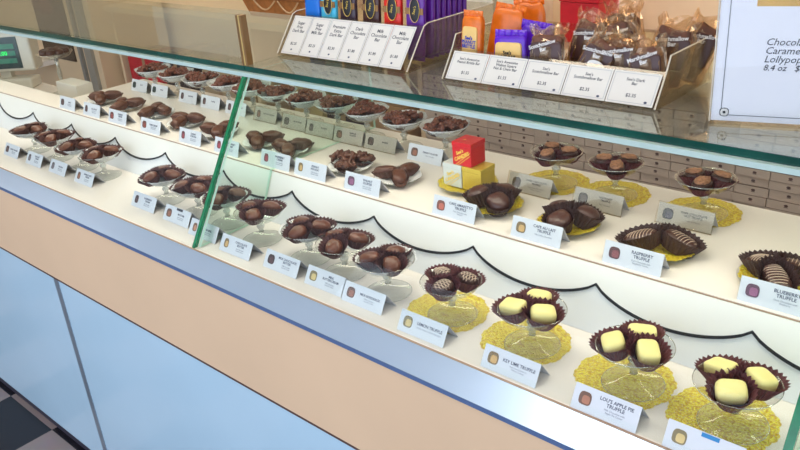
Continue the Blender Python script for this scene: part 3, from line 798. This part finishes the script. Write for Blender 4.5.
# chocolate bars
def bar(x, y, z, m, label, ink, lean=12, emblem=True):
    r = empty('chocolate_bar', (x, y, z), (radians(-lean), 0, 0)); tag(r, label, 'chocolate bar', 'coloured chocolate bars')
    if ('bar', m.name) not in ME:
        ME[('bar', m.name)] = Geo().ell(.0225, .0055, .068, .25, .45, 24, 16, M=Matrix.Translation((0, 0, .075))).box(-.021, .021, -.0006, .0006, 0, .008).box(-.021, .021, -.0006, .0006, .142, .152).mesh('wrapper', m, True)
    put('wrapper', ME[('bar', m.name)], r)
    if emblem:
        if ('oval',) not in ME:
            ME[('oval',)] = Geo().ell(.0115, .001, .021, .9, 1, 24, 12).mesh('oval_emblem', mat('black_print', (24, 22, 26), .4))
            ME[('ring',)] = Geo().tube([(.0125 * cos(a), 0, .0225 * sin(a)) for a in [2 * pi * i / 28 for i in range(29)]], .0005, 5).mesh('gold_ring', M_goldink)
            ME[('gband',)] = Geo().box(-.0222, .0222, -.0065, -.0055, -.006, .006).mesh('gold_band', mat('bronze_band', (150, 110, 66), .35, metal=.4))
        put('gold_band', ME[('gband',)], r, (0, -.0002, .093))
        e = put('oval_emblem', ME[('oval',)], r, (.002, -.0068, .095)); put('gold_ring', ME[('ring',)], r, (.002, -.0078, .095))
        put_text('lettering', "See's", .0085, M_goldink, r, (.002, -.0083, .095), (pi / 2, radians(-75), 0))
    return r
bx = [-1.312, -1.262, -1.205, -1.140, -1.082, -1.024]
bcol = [('blue_wrapper', (0, 112, 214), 'bright blue'), ('sky_wrapper', (70, 190, 226), 'sky blue'), ('plum_wrapper', (58, 38, 52), 'dark plum'), ('brown_wrapper', (70, 36, 32), 'dark brown'), ('red_wrapper', (222, 36, 20), 'bright red'), ('purple_wrapper', (98, 34, 150), 'purple')]
for k, (x, (mn, rgb, nm)) in enumerate(zip(bx, bcol)):
    m = mat(mn, rgb, .3, var=.05)
    bar(x, 1.158, ZT + .0035, m, f'{nm} wrapped chocolate bar with black oval emblem at the front of the left tray' if nm != 'bright blue' else 'plain bright blue wrapped chocolate bar at the left end of the left tray', None, 5, emblem=(k > 0))
for q in range(7):
    bar(-1.022, 1.182 + q * .0165, ZT + .0035, MATS['purple_wrapper'], f'purple wrapped chocolate bar, {ORD[q + 1]} behind the front purple one', None, 5, emblem=False)

# wrapped candy packets in the right tray
M_or = mat('orange_film_wrapper', (224, 112, 24), .25, var=.12, vscale=60, bump=.4, bscale=60)
M_pp = mat('violet_film_wrapper', (92, 30, 190), .22, var=.15, vscale=60, bump=.4, bscale=60)
M_cream = mat('cream_print', (240, 200, 120), .4)
def packet(x, y, z, w, h, m, rot, label, lab=None, txt=None, tcol=None, name='candy_packet'):
    r = empty(name, (x, y, z), rot); tag(r, label, 'candy packet', 'wrapped candy packets in the right tray')
    g = Geo().ell(w / 2, .0078, h / 2 - .006, .35, .5, 30, 20, M=Matrix.Translation((0, 0, h / 2)), ns=.10, nf=45, seed=int(abs(x) * 100))
    # crimped, fluttering ends
    for z0, z1 in ((-.001, .010), (h - .012, h + .003)):
        n = 16; v = []; f = []
        for i in range(n + 1):
            xx = -w / 2 + w * i / n; o = .0022 * sin(i * 1.9)
            v += [(xx, o, z0), (xx, o * 1.3, z1), (xx, o + .0005, z0), (xx, o * 1.3 + .0005, z1)]
        for i in range(n):
            a = 4 * i; f += [(a, a + 4, a + 5, a + 1), (a + 2, a + 3, a + 7, a + 6), (a + 1, a + 5, a + 7, a + 3), (a, a + 2, a + 6, a + 4)]
        g.add(v, f)
    put('wrapper', g.mesh('wrapper', m, True), r)
    if lab:
        put('printed_panel', Geo().ell(w / 2 - .006, .004, h * lab / 2, .25, .3, 24, 8).mesh('printed_panel', M_cream), r, (0, -.0070, h * lab / 2 + .006))
        if txt: put_text('lettering', txt, .0085, tcol, r, (0, -.0116, h * lab * .72), (pi / 2, 0, 0), bold=.0003, space=.85)
    return r
M_bluei = mat('blue_print', (40, 60, 170), .4)
packet(-0.868, 1.128, ZT + .004, .046, .105, M_or, (radians(-6), 0, radians(-4)), 'orange foil brittle bar standing at the left end of right tray', .72, "See's\nPEANUT\nBRITTLE", M_bluei)
packet(-0.835, 1.165, ZT + .004, .060, .112, M_or, (radians(-12), radians(8), radians(8)), 'orange foil brittle bar slumped behind the front orange one')
packet(-0.800, 1.215, ZT + .004, .060, .116, M_or, (radians(-12), radians(-7), radians(10)), 'orange foil brittle bar standing furthest back in the right tray')
packet(-0.785, 1.128, ZT + .004, .066, .078, M_pp, (radians(-8), radians(-3), 0), 'violet foil nut bar with cream panel at the tray front', .70, "See's\nNUT BAR", MATS['black_print'])
packet(-0.765, 1.158, ZT + .004, .062, .088, M_pp, (radians(-10), radians(6), .1), 'violet foil nut bar hidden behind the front violet one')
M_brw = mat('brown_print', (74, 44, 40), .35, var=.1)
M_nougat = mat('caramel_bar', (104, 60, 38), .5, var=.4, vscale=90, bump=.5, bscale=120)
M_wht = mat('white_print', (232, 230, 226), .5)
def bag(x, y, w, h, rot, label, seal=False, seed=0, txt='Scotchmallow\nBar', z=ZT + .004):
    r = empty('candy_bag', (x, y, z), rot); tag(r, label, 'candy bag', 'clear bags of candy bars in the right tray')
    put('candy_pieces', Geo().ell(w / 2 * .84, .0085, h * .40, .3, .4, 22, 14, M=Matrix.Translation((0, 0, h * .44)), ns=.2, nf=80, seed=seed).mesh('candy_pieces', M_nougat, True), r)
    put('printed_panel', Geo().ell(w / 2 * .86, .003, h * .24, .3, .35, 22, 8, ns=.08, nf=60, seed=seed).mesh('printed_panel', M_brw, True), r, (0, -.0095, h * .50))
    # clear rumpled film around with ruffled top
    v = []; f = []; n = 30; prof = [(0.9, .001), (1.0, .012), (1.04, h * .3), (1.03, h * .6), (.98, h * .75), (.90, h * .84), (.98, h * .93), (1.04, h * 1.0)]
    for k, (s, zz) in enumerate(prof):
        for i in range(n):
            a = 2 * pi * i / n
            th = [.010, .0125, .0138, .0128, .008, .005, .009, .012][k]
            q = 1 + .22 * noise.noise(Vector((cos(a) * 2.2 + seed * 3, sin(a) * 2.2, zz * 45)))
            ca, sa = cos(a), sin(a)
            v.append((w / 2 * s * math.copysign(abs(ca) ** .7, ca) * q, th * math.copysign(abs(sa) ** .7, sa) * q * (1 + .3 * sin(a * 9 + k)), zz + (.006 * sin(a * 5 + seed) if k > 5 else 0)))
    for k in range(len(prof) - 1):
        for i in range(n): f.append((k * n + i, k * n + (i + 1) % n, (k + 1) * n + (i + 1) % n, (k + 1) * n + i))
    g = Geo(); g.add(v, f); put('clear_wrapper', g.mesh('clear_wrapper', G_film, False), r)
    put_text('lettering', txt, .0088, M_wht, r, (0, -.0225, h * .66), (pi / 2, radians(-14), 0), bold=.0002, space=.9)
    if seal: put('oval_seal', Geo().ell(.017, .0012, .011, 1, 1, 24, 6).mesh('oval_seal', M_wht), r, (.008, -.0200, h * .45))
    return r
bag(-0.708, 1.128, .066, .092, (radians(-8), radians(-4), .05), 'clear bag with brown label beside the front violet bar', False, 1)
bag(-0.640, 1.122, .058, .098, (radians(-10), radians(24), .05), 'clear bag tilted left with white oval seal at its foot', True, 2)
bag(-0.588, 1.135, .056, .092, (radians(-8), radians(4), .1), 'clear bag with brown label, third bag from left', False, 3)
bag(-0.530, 1.128, .056, .088, (radians(-8), radians(-8), .1), 'clear bag with pale blue lettering at the tray right end', False, 4, 'Marshmallow\nBar')
bag(-0.675, 1.175, .064, .110, (radians(-12), radians(10), .1), 'upright clear bag behind the first and second front bags', False, 5)
bag(-0.600, 1.180, .064, .112, (radians(-12), radians(-12), .2), 'upright clear bag behind the third front bag', False, 6)
bag(-0.538, 1.185, .062, .108, (radians(-12), radians(10), .2), 'upright clear bag behind the right end bag', False, 7)
bag(-0.528, 1.232, .058, .108, (radians(-12), radians(22), .3), 'clear bag leaning at the far right corner of right tray', False, 8)
bag(-0.625, 1.228, .062, .118, (radians(-12), radians(-6), .2), 'clear bag furthest back in the middle of right tray', False, 9)

# tall sign in acrylic holder
sg = empty('counter_sign', (-0.410, 1.062, ZT), (0, 0, math.atan2(.033, .106)))
tag(sg, 'tall white sign advertising chocolate caramel lollypops in a clear acrylic holder', 'sign')
M_page = mat('sign_paper', (244, 246, 255), .35, var=.01)
put('holder_foot', boxm('holder_foot', 0, .23, -.004, .05, 0, .003, G_acr), sg)
put('holder_sheet', boxm('holder_sheet', 0, .23, -.0022, -.0008, .0035, .31, G_sign), sg)
put('page', boxm('page', .0015, .2285, 0, .0012, .0045, .305, M_page), sg)
put('holder_edge', Geo().tube([(0, -.001, .0035), (0, -.001, .31)], .0011, 6).mesh('holder_edge', MATS['bright_acrylic_edge']), sg)
g = Geo(); q = .0007
g.box(.0135, .2165, -.0006, 0, .0125, .0125 + q).box(.0135, .0135 + q, -.0006, 0, .0125, .297).box(.2165, .2165 + q, -.0006, 0, .0125, .297).box(.0135, .2165, -.0006, 0, .2965, .297)
put('printed_border', g.mesh('printed_border', M_inkdark), sg)
put('corner_emblem', Geo().ell(.0062, .0004, .0062, .7, .7, 20, 6, mi=0).ell(.0054, .0006, .0054, .7, .7, 20, 6, mi=1).ell(.003, .0009, .0026, 1, 1, 12, 4, mi=2, M=Matrix.Rotation(.5, 4, 'Y')).mesh('corner_emblem', [M_inkdark, M_wht, MATS['black_print']]), sg, (.018, -.0002, .0165))
put('printed_picture', boxm('printed_picture', .045, .185, -.0006, 0, .158, .270, mat('ochre_picture', (226, 180, 88), .5, var=.15, vscale=20)), sg)
for k, (tx, sz) in enumerate((('Chocolate', .0128), ('Caramel', .0128), ('Lollypops', .0128), ('8.4 oz   $8.40', .0112))):
    put_text('lettering', tx, sz, M_inkdark, sg, (.060, -.0004, .1125 - k * .0112), (pi / 2, 0, 0), align='LEFT', shear=.25)

# ------------------------------------------------------------------ staff side: rear shelving with boxes
rear = empty('rear_counter', (-4.5, 2.4, 0)); tag(rear, 'long cream back counter with open shelves full of flat brown boxes', 'counter')
RI = Matrix.Translation((4.5, -2.4, 0))
def rpart(name, g, m):
    me = g.mesh(name, m); me.transform(RI); return put(name, me, rear)
rpart('counter_top', Geo().box(-4.5, 1.0, 2.38, 2.84, .90, .93), mat('cream_counter', (222, 206, 170), .4, var=.03))
rpart('back_board', Geo().box(-4.5, 1.0, 2.80, 2.83, 0, .898), M_tanwall)
rpart('shelf_board', Geo().box(-4.46, 1.0, 2.42, 2.798, .27, .29), M_tanwall)
for x in (-4.48, -3.2, -2.12, -0.05, .98):
    rpart('upright_panel', Geo().box(x - .012, x + .012, 2.41, 2.798, 0, .268), M_tanwall)
    rpart('upright_panel', Geo().box(x - .012, x + .012, 2.41, 2.798, .292, .898), M_tanwall)
M_kraft = mat('brown_box_card', (206, 188, 174), .6, var=.05, vscale=9)
M_mark = mat('dark_mark', (96, 74, 72), .6)
bodym = Geo().box(-.0515, .0515, 0, .17, 0, .0285).mesh('box_body', M_kraft)
markm = Geo().ell(.0065, .0004, .0042, 1, 1, 14, 6).box(-.006, .006, -.0005, .0003, -.006, -.0045).mesh('printed_mark', M_mark)
seamm = Geo().box(-.0518, .0518, -.0006, .001, .0276, .0290).mesh('lid_seam', mat('box_seam', (104, 84, 74), .7))
x = -2.047; c = 0
def stackbox(x, y, z, nm='candy_box'):
    r = empty(nm, (x, y, z)); tag(r, 'flat brown candy box stacked in the rear shelves behind the case', 'candy box', 'brown candy boxes on the rear shelves')
    put('box_body', bodym, r); put('printed_mark', markm, r, (.006, -.0002, .016)); put('lid_seam', seamm, r)
while x < -0.12:
    top = 17 if (c % 7) != 4 else 15
    for k in range(top):
        z = .2905 + k * .0297
        if z < .44: continue
        stackbox(x + .002 * math.sin(k * 3 + c), 2.405 + .004 * math.cos(k * 2 + c), z)
    # lower boxes carry the column
    x += .1055; c += 1
# lower long boxes that carry the stacks
x = -2.047 + .05; 
M_kraft2 = mat('brown_carton', (150, 124, 108), .6, var=.06)
k = 0
while x < -0.15:
    o = put('carton', boxm('carton', -.104, .104, 0, .3, 0, .1485, M_kraft2), None, (x, 2.405, .2905)); bevel(o, .002)
    k += 1
    tag(o, 'long brown carton low on the rear shelf under the flat box stacks', 'carton', 'cartons on the rear shelves'); x += .211
# assorted goods further left, seen between the rear row dishes
rs = random.Random(3)
goods = [(-4.27, .17, .34, (205, 24, 40), 'large red carton at the far left of the rear shelf'),
         (-3.94, .12, .40, (60, 46, 44), 'dark brown carton beside the large red carton'),
         (-3.55, .14, .34, (186, 164, 128), 'tan carton left of the shelf upright'),
         (-3.08, .09, .30, (150, 122, 90), 'brown carton right of the shelf upright'),
         (-2.86, .10, .36, (196, 172, 120), 'tall pale tan carton, third in the middle shelf bay'),
         (-2.62, .11, .24, (66, 48, 44), 'low dark carton in the middle shelf bay'),
         (-2.36, .12, .33, (176, 140, 96), 'orange brown carton at the right of the middle shelf bay')]
for i, (x, hw, h, rgb, lb) in enumerate(goods):
    r = empty('carton', (x, 2.43, .2905)); tag(r, lb, 'carton', 'cartons on the rear shelves')
    b = put('carton_body', boxm('carton_body', -hw, hw, 0, .28, 0, h, mat('carton_%d' % i, rgb, .6, var=.1, vscale=12)), r); bevel(b, .003)
    put('carton_tape', boxm('carton_tape', -.015, .015, -.001, .281, h * .5, h + .001, mat('packing_tape', (170, 140, 104), .4)), r)

# basket on the counter
bk = empty('woven_basket', (-3.08, 2.50, .9303)); tag(bk, 'tan cardboard gift basket with pale ribbon on the rear counter', 'basket')
g = Geo(); g.add([(-.2, 0, 0), (.2, 0, 0), (.2, .2, 0), (-.2, .2, 0), (-.24, -.02, .10), (.24, -.02, .10), (.24, .22, .10), (-.24, .22, .10)], [(3, 2, 1, 0), (0, 1, 5, 4), (1, 2, 6, 5), (2, 3, 7, 6), (3, 0, 4, 7)])
o = put('basket_body', g.mesh('basket_body', mat('tan_basket', (186, 122, 66), .7, var=.15, vscale=40)), bk)
sl = o.modifiers.new('s', 'SOLIDIFY'); sl.thickness = .01
g = Geo().tube([(-.25, -.03, .10), (.25, -.03, .10)], .008, 8).tube([(.25, -.03, .10), (.25, .23, .10)], .008, 8).tube([(-.25, -.03, .10), (-.25, .23, .10)], .008, 8).tube([(-.25, .23, .10), (.25, .23, .10)], .008, 8)
put('basket_rim', g.mesh('basket_rim', mat('rim_tan', (160, 100, 52), .6)), bk)
put('ribbon', Geo().tube([(-.12 + .02 * i, -.036 + .0, .09 - .045 * sin(pi * i / 8)) for i in range(9)], .004, 6).tube([(.06 + .018 * i, -.036, .09 - .05 * sin(pi * i / 8)) for i in range(9)], .004, 6).mesh('ribbon', mat('pale_ribbon', (222, 186, 140), .5)), bk)
# red / cream tins behind the packets on the counter
for (x, rgb, lb, h) in ((-1.89, (240, 232, 214), 'white gift carton on the rear counter, furthest left', .21), (-1.72, (240, 226, 200), 'cream gift carton on the rear counter beside the red boxes', .21),
                     (-1.45, (206, 24, 40), 'red gift carton on the rear counter behind the clear bags', .19)):
    r = empty('gift_carton', (x, 2.5, .9303)); tag(r, lb, 'gift carton', 'gift cartons on the rear counter')
    b = put('carton_body', boxm('carton_body', -.075, .075, 0, .15, 0, h - .03, mat('gc_%d_%d' % (rgb[0], rgb[1]), rgb, .4)), r); bevel(b, .003)
    b = put('carton_lid', boxm('carton_lid', -.078, .078, -.003, .153, h - .029, h, mat('gc_%d_%d' % (rgb[0], rgb[1]), rgb, .4)), r); bevel(b, .003)
# tall cabinet run at far left with dark doorway
tc = empty('tall_cabinet', (-7.4, 2.3, 0)); tag(tc, 'tall tan cabinet wall with a dark glazed opening behind the scale', 'cabinet')
TI = Matrix.Translation((7.4, -2.3, 0))
def tpart(name, g, m):
    me = g.mesh(name, m); me.transform(TI); return put(name, me, tc)
tpart('cabinet_body', Geo().box(-7.4, -4.56, 2.32, 2.8, 0, 2.6), M_tanwall)
tpart('dark_glazing', Geo().box(-5.26, -4.86, 2.312, 2.3195, .58, 2.3), mat('dark_glazing', (58, 42, 28), .25, var=.3, vscale=6))
tpart('glazing_contents', Geo().ell(.13, .03, .07, 1, 1, 20, 10, M=Matrix.Translation((-5.1, 2.30, .93)), ns=.3, nf=12), mat('dark_red_goods', (128, 44, 40), .5))
tpart('metal_upright', Geo().box(-4.78, -4.75, 2.30, 2.3195, .02, 2.5), mat('grey_upright', (136, 134, 130), .4))
tpart('metal_upright', Geo().box(-4.70, -4.62, 2.30, 2.3195, .02, 2.5), mat('grey_upright2', (158, 152, 140), .4))
tpart('board_joint', Geo().box(-7.4, -5.28, 2.314, 2.3195, .70, .706), mat('joint_shadow', (130, 110, 88), .6))
tpart('ledge', Geo().box(-6.4, -5.12, 2.18, 2.3195, .545, .575), M_white)

# scale and dish on the left
sc = empty('weighing_scale', (-3.16, 1.22, .9003)); tag(sc, 'white counter scale with green digital display behind the left shelf', 'scale')
sc.rotation_euler = (0, 0, radians(38))
M_sc = mat('scale_plastic', (214, 210, 198), .4, var=.03)
b = put('scale_base', boxm('scale_base', -.11, .11, -.03, .05, 0, .04, M_sc), sc); bevel(b, .008)
put('post', boxm('post', -.02, .02, .0, .03, .0405, .075, M_sc), sc)
b = put('display_head', Geo().box(-.17, .13, -.015, .055, .066, .215).mesh('display_head', M_sc), sc); bevel(b, .008, 3)
put('screen_panel', boxm('screen_panel', -.155, .085, -.0175, -.0152, .078, .195, mat('dark_screen', (54, 74, 80), .2)), sc)
M_led = mat('green_led', (20, 220, 90), .4, emit=(20, 230, 100), estr=1.0)
for z0 in (.098, .126, .152):
    put('display_row', boxm('display_row', -.11, .07, -.0185, -.0176, z0, z0 + .018, mat('teal_row', (60, 130, 110), .3)), sc)
put_text('digits', '0.00', .022, M_led, sc, (.02, -.0188, .135), (pi / 2, 0, 0), bold=.0004)
put('sticker', Geo().ell(.014, .0006, .014, 1, 1, 20, 6).mesh('sticker', mat('yellow_sticker', (236, 220, 30), .5)), sc, (-.085, -.0158, .178))
o = put('white_carton', boxm('white_carton', -.07, .07, 0, .06, 0, .085, mat('white_carton', (226, 222, 212), .5, var=.02)), None, (-2.64, 1.20, .9003)); bevel(o, .003)
tag(o, 'small plain white carton between the scale and the upper shelf', 'carton')
footed('footed_glass_dish', -2.86, 1.29, .9003, .062, .15, 'tall footed dish of dark candies behind the scale', 'dishes near the scale')
for q in range(9):
    a = q * 2 * pi / 8; rr = .034 if q < 8 else 0
    o = put('nut_cluster', choc_mesh('oval', M_darkch, q % 4), None, (-2.86 + rr * cos(a), 1.29 + rr * sin(a), .9003 + .141 + (.003 if q == 8 else 0)), (0, 0, a))
    tag(o, 'dark nut piece piled in the tall dish behind the scale', 'candy', 'nut pieces behind the scale')

# ------------------------------------------------------------------ light
W = bpy.data.worlds.new('World'); S.world = W; W.use_nodes = True
W.node_tree.nodes['Background'].inputs['Color'].default_value = lin((225, 232, 245)); W.node_tree.nodes['Background'].inputs['Strength'].default_value = 0.75
def area(name, loc, rot, sx, sy, power, rgb):
    l = bpy.data.lights.new(name, 'AREA'); l.shape = 'RECTANGLE'; l.size = sx; l.size_y = sy; l.energy = power; l.color = lin(rgb)[:3]
    o = bpy.data.objects.new(name, l); COL.objects.link(o); o.location = loc; o.rotation_euler = rot; return o
# case lighting strip under the front channel and shop-window daylight from behind the customer
area('case_strip_light', (-1.2, 1.02, 1.208), (radians(-8), 0, 0), 4.0, .03, 5.0, (255, 244, 226))
area('window_daylight', (-1.0, -2.4, 1.5), (radians(90), 0, 0), 6.0, 2.2, 110, (212, 228, 252))

vs = S.view_settings; vs.view_transform = 'Standard'; vs.look = 'None'; vs.gamma = 1.0; vs.exposure = -0.1; vs.use_curve_mapping = False
S.cycles.transparent_max_bounces = 24; S.cycles.max_bounces = 8; S.cycles.caustics_reflective = False; S.cycles.caustics_refractive = False
